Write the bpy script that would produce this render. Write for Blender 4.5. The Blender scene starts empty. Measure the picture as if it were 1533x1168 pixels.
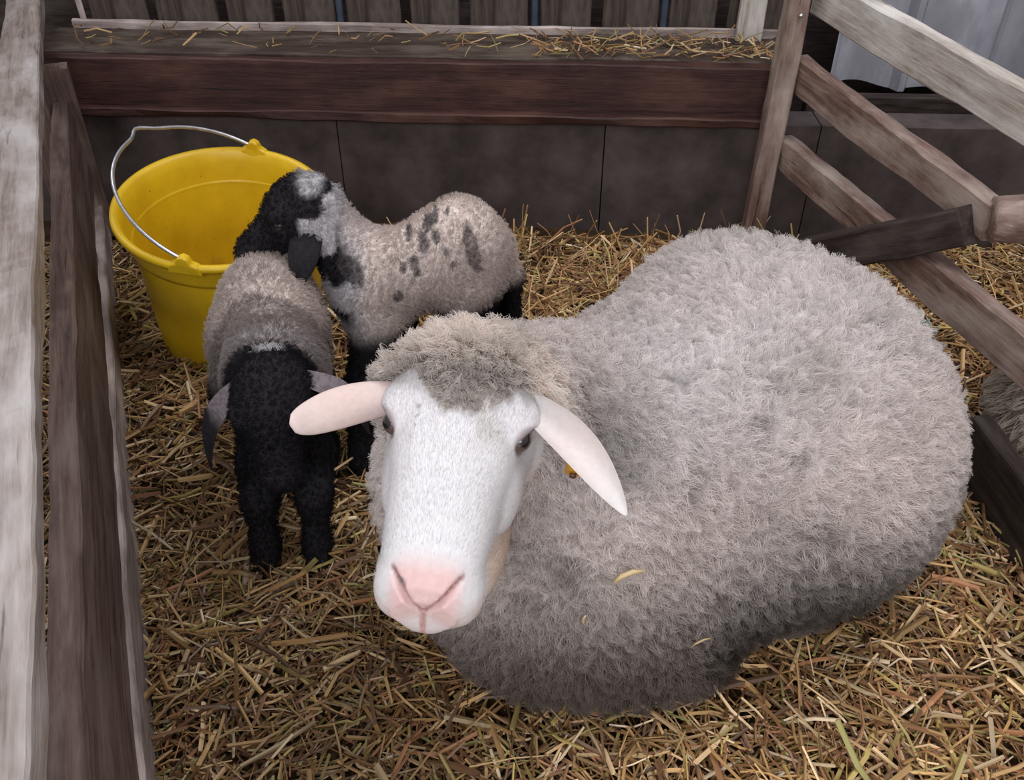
import bpy, math, random
import numpy as np
from mathutils import Vector, Matrix, kdtree

rng = np.random.default_rng(7)
random.seed(7)
S = bpy.context.scene
COL = S.collection

# ------------------------------------------------------------------ camera, light, exposure
cam_d = bpy.data.cameras.new('camera')
cam_d.sensor_width = 36.0
cam_d.lens = 36.0 * 1300.0 / 1533.0
cam_d.clip_start = 0.02
cam = bpy.data.objects.new('camera', cam_d)
cam.location = (0, 0, 1.0)
cam.rotation_euler = (math.radians(90 - 37), 0, 0)
COL.objects.link(cam)
S.camera = cam

S.view_settings.view_transform = 'Standard'
S.view_settings.look = 'None'
S.view_settings.gamma = 1.0
S.view_settings.use_curve_mapping = False
S.view_settings.exposure = 0.45

wd = bpy.data.worlds.new('barn_air')
S.world = wd
wd.use_nodes = True
bg = wd.node_tree.nodes['Background']
bg.inputs[0].default_value = (1.0, 0.95, 0.92, 1)
bg.inputs[1].default_value = 0.38


def area(name, loc, target, size, power, col, size_y=None):
    d = bpy.data.lights.new(name, 'AREA')
    d.energy = power
    d.color = col
    d.shape = 'RECTANGLE'
    d.size = size
    d.size_y = size_y or size
    o = bpy.data.objects.new(name, d)
    o.location = loc
    o.rotation_euler = (Vector(target) - Vector(loc)).to_track_quat('-Z', 'Y').to_euler()
    COL.objects.link(o)
    return o


# daylight through the open barn side behind the viewer, and through a roof light
area('barn_door_daylight', (-0.35, -1.9, 1.75), (0.0, 1.0, 0.2), 1.9, 40, (0.93, 0.96, 1.0), 1.6)
area('roof_light_daylight', (0.7, 1.1, 3.2), (0.35, 0.95, 0.0), 1.2, 35, (0.93, 0.95, 1.0), 1.2)
area('left_sheen_light', (-2.0, 2.4, 2.7), (-0.4, 0.8, 0.2), 1.0, 16, (0.88, 0.93, 1.0), 1.0)  # added light, no window there, for sheen on the left rail and wool tops


# ------------------------------------------------------------------ helpers: noise, materials
class Noise:
    def __init__(self, seed, n=28):
        r = np.random.default_rng(seed)
        v = r.normal(size=(n, 3))
        self.v = v / np.linalg.norm(v, axis=1, keepdims=True)
        self.f = r.uniform(0.6, 1.6, n)
        self.p = r.uniform(0, 6.283, n)

    def __call__(self, P, scale):
        P = np.asarray(P, dtype=np.float64)
        out = np.zeros(P.shape[:-1])
        for v, f, p in zip(self.v, self.f, self.p):
            out += np.sin((P @ v) * (f * scale) + p)
        return out / math.sqrt(len(self.f)) * 0.75     # about -1..1


N1, N2, N3, N4 = Noise(1), Noise(2), Noise(3), Noise(4)


def smooth(a, b, x):
    t = np.clip((x - a) / (b - a), 0, 1)
    return t * t * (3 - 2 * t)


def mat(name):
    m = bpy.data.materials.new(name)
    m.use_nodes = True
    nt = m.node_tree
    b = nt.nodes['Principled BSDF']
    return m, nt, b


def mix_rgb(nt, fac, a, b):
    n = nt.nodes.new('ShaderNodeMix')
    n.data_type = 'RGBA'
    for sock, v in ((n.inputs[0], fac), (n.inputs[6], a), (n.inputs[7], b)):
        if hasattr(v, 'is_linked') or hasattr(v, 'links'):
            nt.links.new(v, sock)
        elif isinstance(v, (tuple, list)):
            sock.default_value = tuple(v) + (1,)
        else:
            sock.default_value = v
    return n.outputs[2]


def ramp(nt, src, stops):
    n = nt.nodes.new('ShaderNodeValToRGB')
    cr = n.color_ramp
    while len(cr.elements) < len(stops):
        cr.elements.new(0.5)
    for e, (p, c) in zip(cr.elements, stops):
        e.position = p
        e.color = tuple(c) + (1,) if isinstance(c, (tuple, list)) else (c, c, c, 1)
    nt.links.new(src, n.inputs[0])
    return n.outputs[0]


def noise_node(nt, scale, detail=5, stretch=(1, 1, 1), coord='Object', rough=0.6, dist=0.0):
    tc = nt.nodes.new('ShaderNodeTexCoord')
    mp = nt.nodes.new('ShaderNodeMapping')
    mp.inputs['Scale'].default_value = stretch
    nt.links.new(tc.outputs[coord], mp.inputs[0])
    n = nt.nodes.new('ShaderNodeTexNoise')
    n.inputs['Scale'].default_value = scale
    n.inputs['Detail'].default_value = detail
    n.inputs['Roughness'].default_value = rough
    n.inputs['Distortion'].default_value = dist
    nt.links.new(mp.outputs[0], n.inputs[0])
    return n.outputs[0]


def bump(nt, b, h, strength=0.4, dist=0.004):
    n = nt.nodes.new('ShaderNodeBump')
    n.inputs['Strength'].default_value = strength
    n.inputs['Distance'].default_value = dist
    nt.links.new(h, n.inputs['Height'])
    nt.links.new(n.outputs[0], b.inputs['Normal'])


def wood(name, dark, mid, light, worn=0.5, rough=0.7, spec=0.3, wear=None):
    """long axis of every board is its local X"""
    m, nt, b = mat(name)
    g = noise_node(nt, 9, 6, (0.7, 11, 11), rough=0.7, dist=0.4)
    base = ramp(nt, g, [(0.3, dark), (0.52, mid), (0.72, light)])
    p = noise_node(nt, 5, 4, (1.0, 3, 3))
    pm = ramp(nt, p, [(0.45 + 0.15 * (0.5 - worn), 0.0), (0.70, 1.0)])
    col = mix_rgb(nt, pm, base, wear or tuple(min(1, c * 1.5) for c in light))
    s = noise_node(nt, 12, 4, (0.35, 6, 6))
    sm = ramp(nt, s, [(0.28, 0.8), (0.35, 0.0)])
    col = mix_rgb(nt, sm, col, tuple(c * 0.35 for c in dark))
    nt.links.new(col, b.inputs['Base Color'])
    b.inputs['Roughness'].default_value = rough
    b.inputs['Specular IOR Level'].default_value = spec
    bump(nt, b, g, 0.55, 0.004)
    return m


M = {}
M['rail_pale'] = wood('weathered_pale_wood', (0.13, 0.095, 0.080), (0.26, 0.21, 0.185), (0.38, 0.32, 0.295), 0.5, 0.38, 0.5, (0.46, 0.42, 0.41))
M['wood_brown'] = wood('grubby_brown_wood', (0.045, 0.028, 0.023), (0.110, 0.070, 0.060), (0.19, 0.13, 0.11), 0.4, 0.6, 0.35, (0.20, 0.15, 0.13))
M['wood_red'] = wood('red_brown_wood', (0.018, 0.0065, 0.005), (0.040, 0.014, 0.011), (0.062, 0.025, 0.020), 0.3, 0.6, 0.35, (0.090, 0.038, 0.029))
M['wood_hurdle'] = wood('worn_hurdle_wood', (0.085, 0.045, 0.036), (0.19, 0.115, 0.095), (0.33, 0.24, 0.20), 0.5, 0.6, 0.35, (0.40, 0.32, 0.28))
M['wood_white'] = wood('limewashed_wood', (0.25, 0.21, 0.18), (0.42, 0.37, 0.33), (0.58, 0.54, 0.50), 0.5, 0.6, 0.3, (0.66, 0.62, 0.58))
M['wood_dark'] = wood('dark_brown_wood', (0.014, 0.009, 0.008), (0.032, 0.020, 0.017), (0.06, 0.042, 0.036), 0.3, 0.7, 0.3, (0.085, 0.065, 0.058))  # plain dark brown timber for brace, boarding and far wall
M['wood_ledge'] = wood('dusty_ledge_wood', (0.022, 0.013, 0.009), (0.045, 0.028, 0.021), (0.080, 0.054, 0.042), 0.4, 0.7, 0.3, (0.13, 0.10, 0.08))
M['wood_edge'] = wood('chalky_edge_wood', (0.12, 0.09, 0.08), (0.24, 0.19, 0.175), (0.36, 0.30, 0.28), 0.5, 0.6, 0.3)
M['slat'] = wood('slat_wood', (0.022, 0.016, 0.014), (0.050, 0.036, 0.030), (0.095, 0.070, 0.058), 0.4, 0.7, 0.3, (0.13, 0.10, 0.085))


def simple(name, col, rough=0.6, metal=0.0, spec=0.5, nscale=None, amount=0.3, bstr=0.0):
    m, nt, b = mat(name)
    b.inputs['Base Color'].default_value = tuple(col) + (1,)
    b.inputs['Roughness'].default_value = rough
    b.inputs['Metallic'].default_value = metal
    b.inputs['Specular IOR Level'].default_value = spec
    if nscale:
        n = noise_node(nt, nscale, 6)
        c = ramp(nt, n, [(0.3, tuple(v * (1 - amount) for v in col)), (0.7, tuple(min(1, v * (1 + amount)) for v in col))])
        nt.links.new(c, b.inputs['Base Color'])
        if bstr:
            bump(nt, b, n, bstr, 0.006)
    return m


M['concrete'] = simple('dirty_concrete', (0.078, 0.060, 0.058), 0.9, 0, 0.2, 9, 0.5, 0.6)
M['earth'] = simple('dark_bedding_floor', (0.050, 0.030, 0.016), 0.95, 0, 0.1, 22, 0.6, 1.0)
M['blue_bar'] = simple('blue_grey_bar', (0.045, 0.060, 0.095), 0.4, 0.3, 0.5, 30, 0.3)
M['wire'] = simple('galvanised_wire', (0.50, 0.50, 0.54), 0.35, 0.85, 0.5, 60, 0.2)
M['hoof'] = simple('hoof_horn', (0.012, 0.011, 0.010), 0.5)
M['screw'] = simple('bright_screw', (0.7, 0.7, 0.72), 0.3, 0.9)
M['tag'] = simple('yellow_tag', (0.62, 0.30, 0.03), 0.4, 0, 0.5, 40, 0.25)
M['tag_pin'] = simple('tag_pin', (0.10, 0.04, 0.02), 0.5)

# yellow plastic of the bucket with muddy scuffs near the bottom
m, nt, b = mat('yellow_plastic')
n = noise_node(nt, 14, 7)
c0 = ramp(nt, n, [(0.30, (0.58, 0.35, 0.006)), (0.6, (0.70, 0.45, 0.010))])
tc = nt.nodes.new('ShaderNodeTexCoord')
sx = nt.nodes.new('ShaderNodeSeparateXYZ')
nt.links.new(tc.outputs['Object'], sx.inputs[0])
n2 = noise_node(nt, 26, 6)
ad = nt.nodes.new('ShaderNodeMath'); ad.operation = 'MULTIPLY_ADD'
ad.inputs[1].default_value = 0.30
nt.links.new(n2, ad.inputs[0]); nt.links.new(sx.outputs[2], ad.inputs[2])
mk = ramp(nt, ad.outputs[0], [(0.10, 0.6), (0.19, 0.0)])
c1 = mix_rgb(nt, mk, c0, (0.30, 0.13, 0.035))
n3 = noise_node(nt, 90, 3)
mk2 = ramp(nt, n3, [(0.27, 1.0), (0.31, 0.0)])
c2 = mix_rgb(nt, mk2, c1, (0.28, 0.13, 0.02))
nt.links.new(c2, b.inputs['Base Color'])
b.inputs['Roughness'].default_value = 0.42
b.inputs['Subsurface Weight'].default_value = 0.10
b.inputs['Subsurface Radius'].default_value = (0.02, 0.01, 0.002)
M['yellow'] = m

# sheet metal
m, nt, b = mat('dull_sheet_metal')
n = noise_node(nt, 7, 7, (1, 1, 0.4))
c0 = ramp(nt, n, [(0.30, (0.20, 0.195, 0.22)), (0.52, (0.33, 0.325, 0.375)), (0.72, (0.58, 0.59, 0.67))])
nt.links.new(c0, b.inputs['Base Color'])
b.inputs['Metallic'].default_value = 0.25
b.inputs['Roughness'].default_value = 0.5
M['sheet'] = m


def attr_mat(name, rough=0.8, spec=0.2, nscale=None, namount=0.25, bstr=0.0, sss=0.0, trans=0.0):
    m, nt, b = mat(name)
    a = nt.nodes.new('ShaderNodeAttribute')
    a.attribute_name = 'Col'
    src = a.outputs['Color']
    if nscale:
        n = noise_node(nt, nscale, 5)
        f = ramp(nt, n, [(0.3, 1 - namount), (0.7, 1 + namount)])
        mm = nt.nodes.new('ShaderNodeMix'); mm.data_type = 'RGBA'; mm.blend_type = 'MULTIPLY'
        mm.inputs[0].default_value = 1.0
        nt.links.new(src, mm.inputs[6]); nt.links.new(f, mm.inputs[7])
        src = mm.outputs[2]
        if bstr:
            bump(nt, b, n, bstr, 0.003)
    nt.links.new(src, b.inputs['Base Color'])
    b.inputs['Roughness'].default_value = rough
    b.inputs['Specular IOR Level'].default_value = spec
    b.inputs['Subsurface Weight'].default_value = sss
    b.inputs['Subsurface Radius'].default_value = (0.012, 0.005, 0.003)
    if trans:
        out = nt.nodes['Material Output']
        t = nt.nodes.new('ShaderNodeBsdfTranslucent')
        nt.links.new(src, t.inputs[0])
        ms = nt.nodes.new('ShaderNodeMixShader'); ms.inputs[0].default_value = trans
        nt.links.new(b.outputs[0], ms.inputs[1]); nt.links.new(t.outputs[0], ms.inputs[2])
        nt.links.new(ms.outputs[0], out.inputs[0])
    return m


M['skin'] = attr_mat('sheep_skin', 0.6, 0.25, 150, 0.05, 0.25, 0.12)
M['lamb_skin'] = attr_mat('lamb_coat', 0.85, 0.15, 160, 0.3, 0.6)
M['wool'] = attr_mat('wool_fibre', 0.9, 0.08, trans=0.45)
M['straw'] = attr_mat('straw_stalk', 0.45, 0.45, trans=0.12)
M['eye'] = attr_mat('eye_gloss', 0.08, 0.8)


# ------------------------------------------------------------------ helpers: objects
def props(o, label=None, cat=None, group=None, kind=None):
    if label: o['label'] = label
    if cat: o['category'] = cat
    if group: o['group'] = group
    if kind: o['kind'] = kind
    return o


def empty(name, loc):
    o = bpy.data.objects.new(name, None)
    o.location = loc
    o.empty_display_size = 0.05
    COL.objects.link(o)
    return o


def link(name, me, m, parent=None, M4=None):
    """M4: world matrix; a parent is only ever translated"""
    o = bpy.data.objects.new(name, me)
    if m is not None and len(me.materials) == 0:
        me.materials.append(m)
    COL.objects.link(o)
    M4 = M4 or Matrix.Identity(4)
    if parent is not None:
        o.parent = parent
        o.matrix_local = Matrix.Translation(-parent.location) @ M4
    else:
        o.matrix_world = M4
    return o


def mesh_np(name, V, F, smooth_=True, col=None):
    """F: (n,3) or (n,4) array or list of such arrays"""
    me = bpy.data.meshes.new(name)
    Fs = F if isinstance(F, list) else [F]
    V = np.asarray(V, dtype=np.float32)
    me.vertices.add(len(V))
    me.vertices.foreach_set('co', V.ravel())
    loops = np.concatenate([np.asarray(f).ravel() for f in Fs]).astype(np.int32)
    tot = np.concatenate([np.full(len(f), f.shape[1]) for f in Fs]).astype(np.int32)
    st = np.concatenate([[0], np.cumsum(tot)[:-1]]).astype(np.int32)
    me.loops.add(len(loops))
    me.loops.foreach_set('vertex_index', loops)
    me.polygons.add(len(tot))
    me.polygons.foreach_set('loop_start', st)
    me.polygons.foreach_set('loop_total', tot)
    me.polygons.foreach_set('use_smooth', np.full(len(tot), smooth_, dtype=bool))
    me.update(calc_edges=True)
    me.validate()
    if col is not None:
        a = me.color_attributes.new('Col', 'FLOAT_COLOR', 'POINT')
        c4 = np.ones((len(V), 4), dtype=np.float32)
        c4[:, :3] = col
        a.data.foreach_set('color', c4.ravel())
    return me


def frame(p0, p1, up=(0, 0, 1)):
    x = (Vector(p1) - Vector(p0)); L = x.length; x.normalize()
    u = Vector(up)
    y = u.cross(x); y.normalize()
    z = x.cross(y)
    R = Matrix((x, y, z)).transposed().to_4x4()
    return Matrix.Translation((Vector(p0) + Vector(p1)) / 2) @ R, L


_bs = [0]


def board(name, p0, p1, w, h, m, parent=None, up=(0, 0, 1), warp=0.002, bev=0.003, cut0=0, cut1=0, taper=1.0):
    """sawn timber from p0 to p1; w across (local Y), h along up (local Z); rounded arrises, slightly uneven edges"""
    _bs[0] += 1
    M4, L = frame(p0, p1, up)
    n = max(6, int(L / 0.03))
    b = min(bev, w * 0.3, h * 0.3)
    prof = [(-w/2 + b, -h/2), (w/2 - b, -h/2), (w/2, -h/2 + b), (w/2, h/2 - b), (w/2 - b, h/2), (-w/2 + b, h/2), (-w/2, h/2 - b), (-w/2, -h/2 + b)]
    V = []
    for i in range(n + 1):
        t = i / n
        for (y, z) in prof:
            k = 1 + (taper - 1) * t
            x = -L/2 + L*t
            if t == 0: x += cut0 * (z / h)
            if t == 1: x += cut1 * (z / h)
            V.append((x, y * k, z * k))
    V = np.array(V)
    off = np.array([_bs[0] * 3.7, 0, 0])
    side = np.sign(V[:, 1:]) * 0.3
    q = np.column_stack([V[:, 0], side]) + off
    V[:, 1] += N1(q, 14) * warp + N3(q, 60) * warp * 0.35
    V[:, 2] += N2(q, 14) * warp + N4(q, 60) * warp * 0.35
    F = []
    for i in range(n):
        for j in range(8):
            a = i * 8 + j; c = i * 8 + (j + 1) % 8
            F.append((a, a + 8, c + 8, c))
    me = bpy.data.meshes.new(name)
    faces = [tuple(reversed(f)) for f in F] + [tuple(range(8)), tuple(reversed(range(n * 8, n * 8 + 8)))]
    faces = F + [tuple(range(8)), tuple(reversed(range(n * 8, n * 8 + 8)))]
    me.from_pydata([tuple(v) for v in V], [], faces)
    me.update()
    import bmesh
    bm = bmesh.new(); bm.from_mesh(me); bmesh.ops.recalc_face_normals(bm, faces=bm.faces); bm.to_mesh(me); bm.free()
    return link(name, me, m, parent, M4)


def tube(points, radii, nseg=12, closed=False, cap=True):
    P = np.asarray(points, float)
    n = len(P)
    R = np.full(n, radii) if np.isscalar(radii) else np.asarray(radii, float)
    T = np.gradient(P, axis=0)
    T /= np.linalg.norm(T, axis=1, keepdims=True)
    a = np.array([0, 0, 1.0]) if abs(T[0][2]) < 0.9 else np.array([1.0, 0, 0])
    V = []
    nrm = a - T[0] * (a @ T[0]); nrm /= np.linalg.norm(nrm)
    for i in range(n):
        nrm = nrm - T[i] * (nrm @ T[i]); nrm /= np.linalg.norm(nrm)
        bi = np.cross(T[i], nrm)
        for k in range(nseg):
            t = 2 * math.pi * k / nseg
            V.append(P[i] + R[i] * (math.cos(t) * nrm + math.sin(t) * bi))
    F = []
    for i in range(n - 1):
        for k in range(nseg):
            a0 = i * nseg + k; b0 = i * nseg + (k + 1) % nseg
            F.append((a0, b0, b0 + nseg, a0 + nseg))
    V = V + [P[0], P[-1]]
    c0, c1 = len(V) - 2, len(V) - 1
    T3 = []
    for k in range(nseg):
        T3.append((c0, (k + 1) % nseg, k))
        T3.append((c1, (n - 1) * nseg + k, (n - 1) * nseg + (k + 1) % nseg))
    return np.array(V), [np.array(F), np.array(T3)]


# ------------------------------------------------------------------ helpers: solid modelling with smooth unions
class Solid:
    def __init__(self):
        self.p = []     # (kind, fn, k, bbox lo, bbox hi)

    def add(self, fn, k, lo, hi, op='u'):
        self.p.append((fn, k, np.array(lo, float), np.array(hi, float), op))

    def capsule(self, a, b, r1, r2, k=0.03, op='u'):
        a = np.array(a, float); b = np.array(b, float)
        ba = b - a; L2 = ba @ ba

        def fn(P):
            pa = P - a
            h = np.clip((pa @ ba) / L2, 0, 1)
            return np.linalg.norm(pa - h[..., None] * ba, axis=-1) - (r1 + (r2 - r1) * h)
        r = max(r1, r2)
        self.add(fn, k, np.minimum(a, b) - r, np.maximum(a, b) + r, op)

    def chain(self, pts, k=0.02):
        for (a, ra), (b, rb) in zip(pts[:-1], pts[1:]):
            self.capsule(a, b, ra, rb, k)

    def ellipsoid(self, c, r, R=None, k=0.03, op='u'):
        c = np.array(c, float); r = np.array(r, float)
        Rm = np.eye(3) if R is None else np.array(R, float)    # rows are the local axes

        def fn(P):
            q = (P - c) @ Rm.T
            k0 = np.linalg.norm(q / r, axis=-1)
            k1 = np.linalg.norm(q / (r * r), axis=-1) + 1e-9
            return k0 * (k0 - 1) / k1
        m = r.max()
        self.add(fn, k, c - m, c + m, op)

    def eval(self, P, skip=None):
        d = np.full(P.shape[:-1], 0.5)
        for fn, k, lo, hi, op in self.p:
            m = k + 0.02
            if P.ndim == 2:
                s = np.all((P > lo - m) & (P < hi + m), axis=1)
                if not s.any(): continue
            else:
                s = Ellipsis
            q = fn(P[s]); e = d[s]
            if op == 'u':
                h = np.clip(0.5 + 0.5 * (e - q) / k, 0, 1)
                d[s] = e * (1 - h) + q * h - k * h * (1 - h)
            else:
                h = np.clip(0.5 - 0.5 * (e + q) / k, 0, 1)
                d[s] = e * (1 - h) - q * h + k * h * (1 - h)
        return d

    def mesh(self, xs, ys, zs):
        X = [np.asarray(a, float) for a in (xs, ys, zs)]
        nx, ny, nz = map(len, X)
        D = np.full((nx, ny, nz), 0.5)
        for fn, k, lo, hi, op in self.p:
            sl = []
            for ax in range(3):
                m = k + 0.02
                i0 = max(0, np.searchsorted(X[ax], lo[ax] - m) - 1)
                i1 = min(len(X[ax]), np.searchsorted(X[ax], hi[ax] + m) + 1)
                sl.append((i0, i1))
            if any(a >= b for a, b in sl): continue
            G = np.stack(np.meshgrid(*[X[a][sl[a][0]:sl[a][1]] for a in range(3)], indexing='ij'), -1)
            S3 = tuple(slice(a, b) for a, b in sl)
            q = fn(G); e = D[S3]
            if op == 'u':
                h = np.clip(0.5 + 0.5 * (e - q) / k, 0, 1)
                D[S3] = e * (1 - h) + q * h - k * h * (1 - h)
            else:
                h = np.clip(0.5 - 0.5 * (e + q) / k, 0, 1)
                D[S3] = e * (1 - h) - q * h + k * h * (1 - h)
        neg = D < 0
        c = neg[:-1, :-1, :-1].astype(np.int8)
        cnt = np.zeros((nx - 1, ny - 1, nz - 1), np.int8)
        offs = [(i, j, k) for i in (0, 1) for j in (0, 1) for k in (0, 1)]
        for i, j, k in offs:
            cnt += neg[i:nx - 1 + i, j:ny - 1 + j, k:nz - 1 + k]
        act = (cnt > 0) & (cnt < 8)
        I = np.argwhere(act)
        idx = np.full(act.shape, -1, np.int64)
        idx[act] = np.arange(len(I))
        acc = np.zeros((len(I), 3)); w = np.zeros(len(I))
        for a in offs:
            for ax in range(3):
                if a[ax] == 1: continue
                b = list(a); b[ax] = 1
                ia = I + np.array(a); ib = I + np.array(b)
                da = D[ia[:, 0], ia[:, 1], ia[:, 2]]; db = D[ib[:, 0], ib[:, 1], ib[:, 2]]
                x = (da < 0) != (db < 0)
                t = np.where(x, da / np.where(x, da - db, 1), 0)
                pa = np.stack([X[q][ia[:, q]] for q in range(3)], 1)
                pb = np.stack([X[q][ib[:, q]] for q in range(3)], 1)
                acc += np.where(x[:, None], pa + (pb - pa) * t[:, None], 0)
                w += x
        V = acc / w[:, None]
        F = []
        for ax in range(3):
            u, v = [(1, 2), (2, 0), (0, 1)][ax]
            sa = [slice(None)] * 3; sb = [slice(None)] * 3
            sa[ax] = slice(0, -1); sb[ax] = slice(1, None)
            na, nb = neg[tuple(sa)], neg[tuple(sb)]
            E = np.argwhere(na != nb)
            E = E[(E[:, u] > 0) & (E[:, v] > 0) & (E[:, u] < D.shape[u] - 1) & (E[:, v] < D.shape[v] - 1)]
            inside = neg[E[:, 0], E[:, 1], E[:, 2]]
            q = []
            for du, dv in ((-1, -1), (0, -1), (0, 0), (-1, 0)):
                e = E.copy(); e[:, u] += du; e[:, v] += dv
                q.append(idx[e[:, 0], e[:, 1], e[:, 2]])
            q = np.stack(q, 1)
            q[~inside] = q[~inside][:, ::-1]
            F.append(q)
        F = np.concatenate(F)
        for _ in range(2):
            V = self.project(V)
        return V, F

    def grad(self, V, h=0.0008):
        g = np.empty_like(V)
        for ax in range(3):
            e = np.zeros(3); e[ax] = h
            g[:, ax] = self.eval(V + e) - self.eval(V - e)
        return g / (2 * h)

    def project(self, V):
        g = self.grad(V)
        n2 = np.maximum((g * g).sum(1), 0.15)
        step = -self.eval(V)[:, None] * g / n2[:, None]
        L = np.linalg.norm(step, axis=1, keepdims=True)
        return V + step * np.minimum(1, 0.004 / np.maximum(L, 1e-9))


def axis_grid(lo, hi, coarse, fines=()):
    """rectilinear coordinates, finer inside given intervals"""
    out = [lo]; x = lo
    while x < hi:
        h = coarse
        for a, b, f in fines:
            if a <= x < b: h = min(h, f)
        x += h
        out.append(x)
    return out


def tri_sample(V, F4, n, weight=None):
    """random points on a quad mesh: positions, normals"""
    T = np.concatenate([F4[:, [0, 1, 2]], F4[:, [0, 2, 3]]])
    a, b, c = V[T[:, 0]], V[T[:, 1]], V[T[:, 2]]
    cr = np.cross(b - a, c - a)
    A = np.linalg.norm(cr, axis=1) + 1e-12
    nr = cr / A[:, None]
    W = A.copy()
    if weight is not None:
        W *= weight((a + b + c) / 3, nr)
    i = rng.choice(len(T), n, p=W / W.sum())
    u, v = rng.random(n), rng.random(n)
    f = u + v > 1
    u[f], v[f] = 1 - u[f], 1 - v[f]
    P = a[i] + (b[i] - a[i]) * u[:, None] + (c[i] - a[i]) * v[:, None]
    return P, nr[i]


def fleece(name, P, N, length, radius, color, mat_, parent, npt=5, clump=0.0, nclump=3000, comb=None, curl=0.0, curl_f=3.0, jitter=0.35, tip=0.35):
    """thousands of wool fibres grown on points P; clump pulls tips together into locks"""
    n = len(P)
    L = np.broadcast_to(length, (n,)).astype(float) * rng.uniform(0.7, 1.15, n)
    D = N + rng.normal(size=(n, 3)) * jitter * 0.5
    if comb is not None: D = D + comb
    D /= np.linalg.norm(D, axis=1, keepdims=True)
    t = np.linspace(0, 1, npt)
    pts = P[:, None, :] + D[:, None, :] * (L[:, None] * t)[..., None]
    if clump > 0:
        ci = rng.choice(n, min(nclump, n), replace=False)
        kd = kdtree.KDTree(len(ci))
        for k, i in enumerate(ci):
            kd.insert(P[i], k)
        kd.balance()
        near = np.fromiter((kd.find(p)[1] for p in P), dtype=np.int64, count=n)
        cj = ci[near]
        cp = P[cj][:, None, :] + D[cj][:, None, :] * (L[cj][:, None] * t)[..., None]
        color = color * rng.uniform(0.90, 1.08, len(ci))[near][:, None]
        w = clump * (t ** 1.3)[None, :, None]
        pts = pts * (1 - w) + cp * w
    if curl > 0:
        ph = rng.uniform(0, 6.283, n)
        if clump > 0:
            ph = (near * 2.399) % 6.283 + rng.normal(size=n) * 0.5
        r = np.cross(N, rng.normal(size=(n, 3))); r /= np.linalg.norm(r, axis=1, keepdims=True) + 1e-9
        s = np.cross(N, r)
        an = ph[:, None] + t[None, :] * curl_f
        amp = curl * t[None, :]
        pts += r[:, None, :] * (np.cos(an) * amp)[..., None] + s[:, None, :] * (np.sin(an) * amp)[..., None]
    cu = bpy.data.hair_curves.new(name)
    cu.add_curves([npt] * n)
    cu.attributes['position'].data.foreach_set('vector', pts.astype(np.float32).ravel())
    ra = cu.attributes.get('radius') or cu.attributes.new('radius', 'FLOAT', 'POINT')
    rr = (radius * (1 - (1 - tip) * t))[None, :] * rng.uniform(0.7, 1.3, n)[:, None]
    ra.data.foreach_set('value', rr.astype(np.float32).ravel())
    ca = cu.attributes.new('Col', 'FLOAT_COLOR', 'CURVE')
    c4 = np.ones((n, 4), np.float32); c4[:, :3] = np.clip(color, 0, 1)
    ca.data.foreach_set('color', c4.ravel())
    return link(name, cu, mat_, parent)


def mixc(c, m, d):
    return c * (1 - m[:, None]) + np.array(d) * m[:, None]


# ------------------------------------------------------------------ ground
def gz(x, y):
    """height of the straw surface"""
    P = np.stack([x, y, np.zeros_like(x)], -1)
    h = 0.012 * N1(P, 5.0) + 0.006 * N2(P, 17.0)
    h += 0.012 * smooth(1.45, 1.9, y) * smooth(-0.45, -0.1, x) * smooth(0.75, 0.5, x)
    h += 0.03 * np.exp(-((x - 0.1) ** 2 / 0.05 + (y - 1.5) ** 2 / 0.05))
    return h


xs = np.linspace(-2.2, 3.2, 200); ys = np.linspace(-0.4, 3.0, 130)
GX, GY = np.meshgrid(xs, ys, indexing='ij')
GZ = gz(GX, GY) - 0.012
V = np.stack([GX, GY, GZ], -1).reshape(-1, 3)
ii, jj = np.meshgrid(np.arange(199), np.arange(129), indexing='ij')
q = (ii * 130 + jj).ravel()
F = np.stack([q, q + 130, q + 131, q + 1], 1)
fl = link('floor', mesh_np('floor', V, F), M['earth'])
fl['kind'] = 'structure'


def straw_mesh(X, Y, Z, L, W, az, tilt, col, bend):
    """many thin stalks as flattened 4-sided rods with one bend"""
    n = len(X)
    d = np.stack([np.cos(az) * np.cos(tilt), np.sin(az) * np.cos(tilt), np.sin(tilt)], 1)
    s = np.stack([-np.sin(az), np.cos(az), np.zeros(n)], 1)
    u = np.cross(d, s)
    C = np.stack([X, Y, Z], 1)
    side = s * (rng.normal(size=n) * bend * L)[:, None] + u * (rng.normal(size=n) * bend * L)[:, None]
    pts = [C - d * L[:, None] / 2, C + side, C + d * L[:, None] / 2]
    roll = rng.uniform(0, 3.14, n)
    a = s * np.cos(roll)[:, None] + u * np.sin(roll)[:, None]
    bb = np.cross(d, a)
    flat = rng.uniform(0.35, 0.9, n)
    ring = []
    for k, p in enumerate(pts):
        w = W * (1.0 if k < 2 else 0.8)
        for (ca, cb) in ((1, 0), (0, 1), (-1, 0), (0, -1)):
            ring.append(p + a * (w * ca)[:, None] + bb * (w * flat * cb)[:, None])
    V = np.stack(ring, 1).reshape(-1, 3)
    base = (np.arange(n) * 12)[:, None]
    F = []
    for k in range(2):
        for j in range(4):
            F.append(base + np.array([[k*4 + j, k*4 + (j+1) % 4, k*4 + 4 + (j+1) % 4, k*4 + 4 + j]]))
    F.append(base + np.array([[3, 2, 1, 0]])); F.append(base + np.array([[8, 9, 10, 11]]))
    F = np.concatenate(F)
    c = np.repeat(col, 12, axis=0)
    return V, F, c


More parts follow.
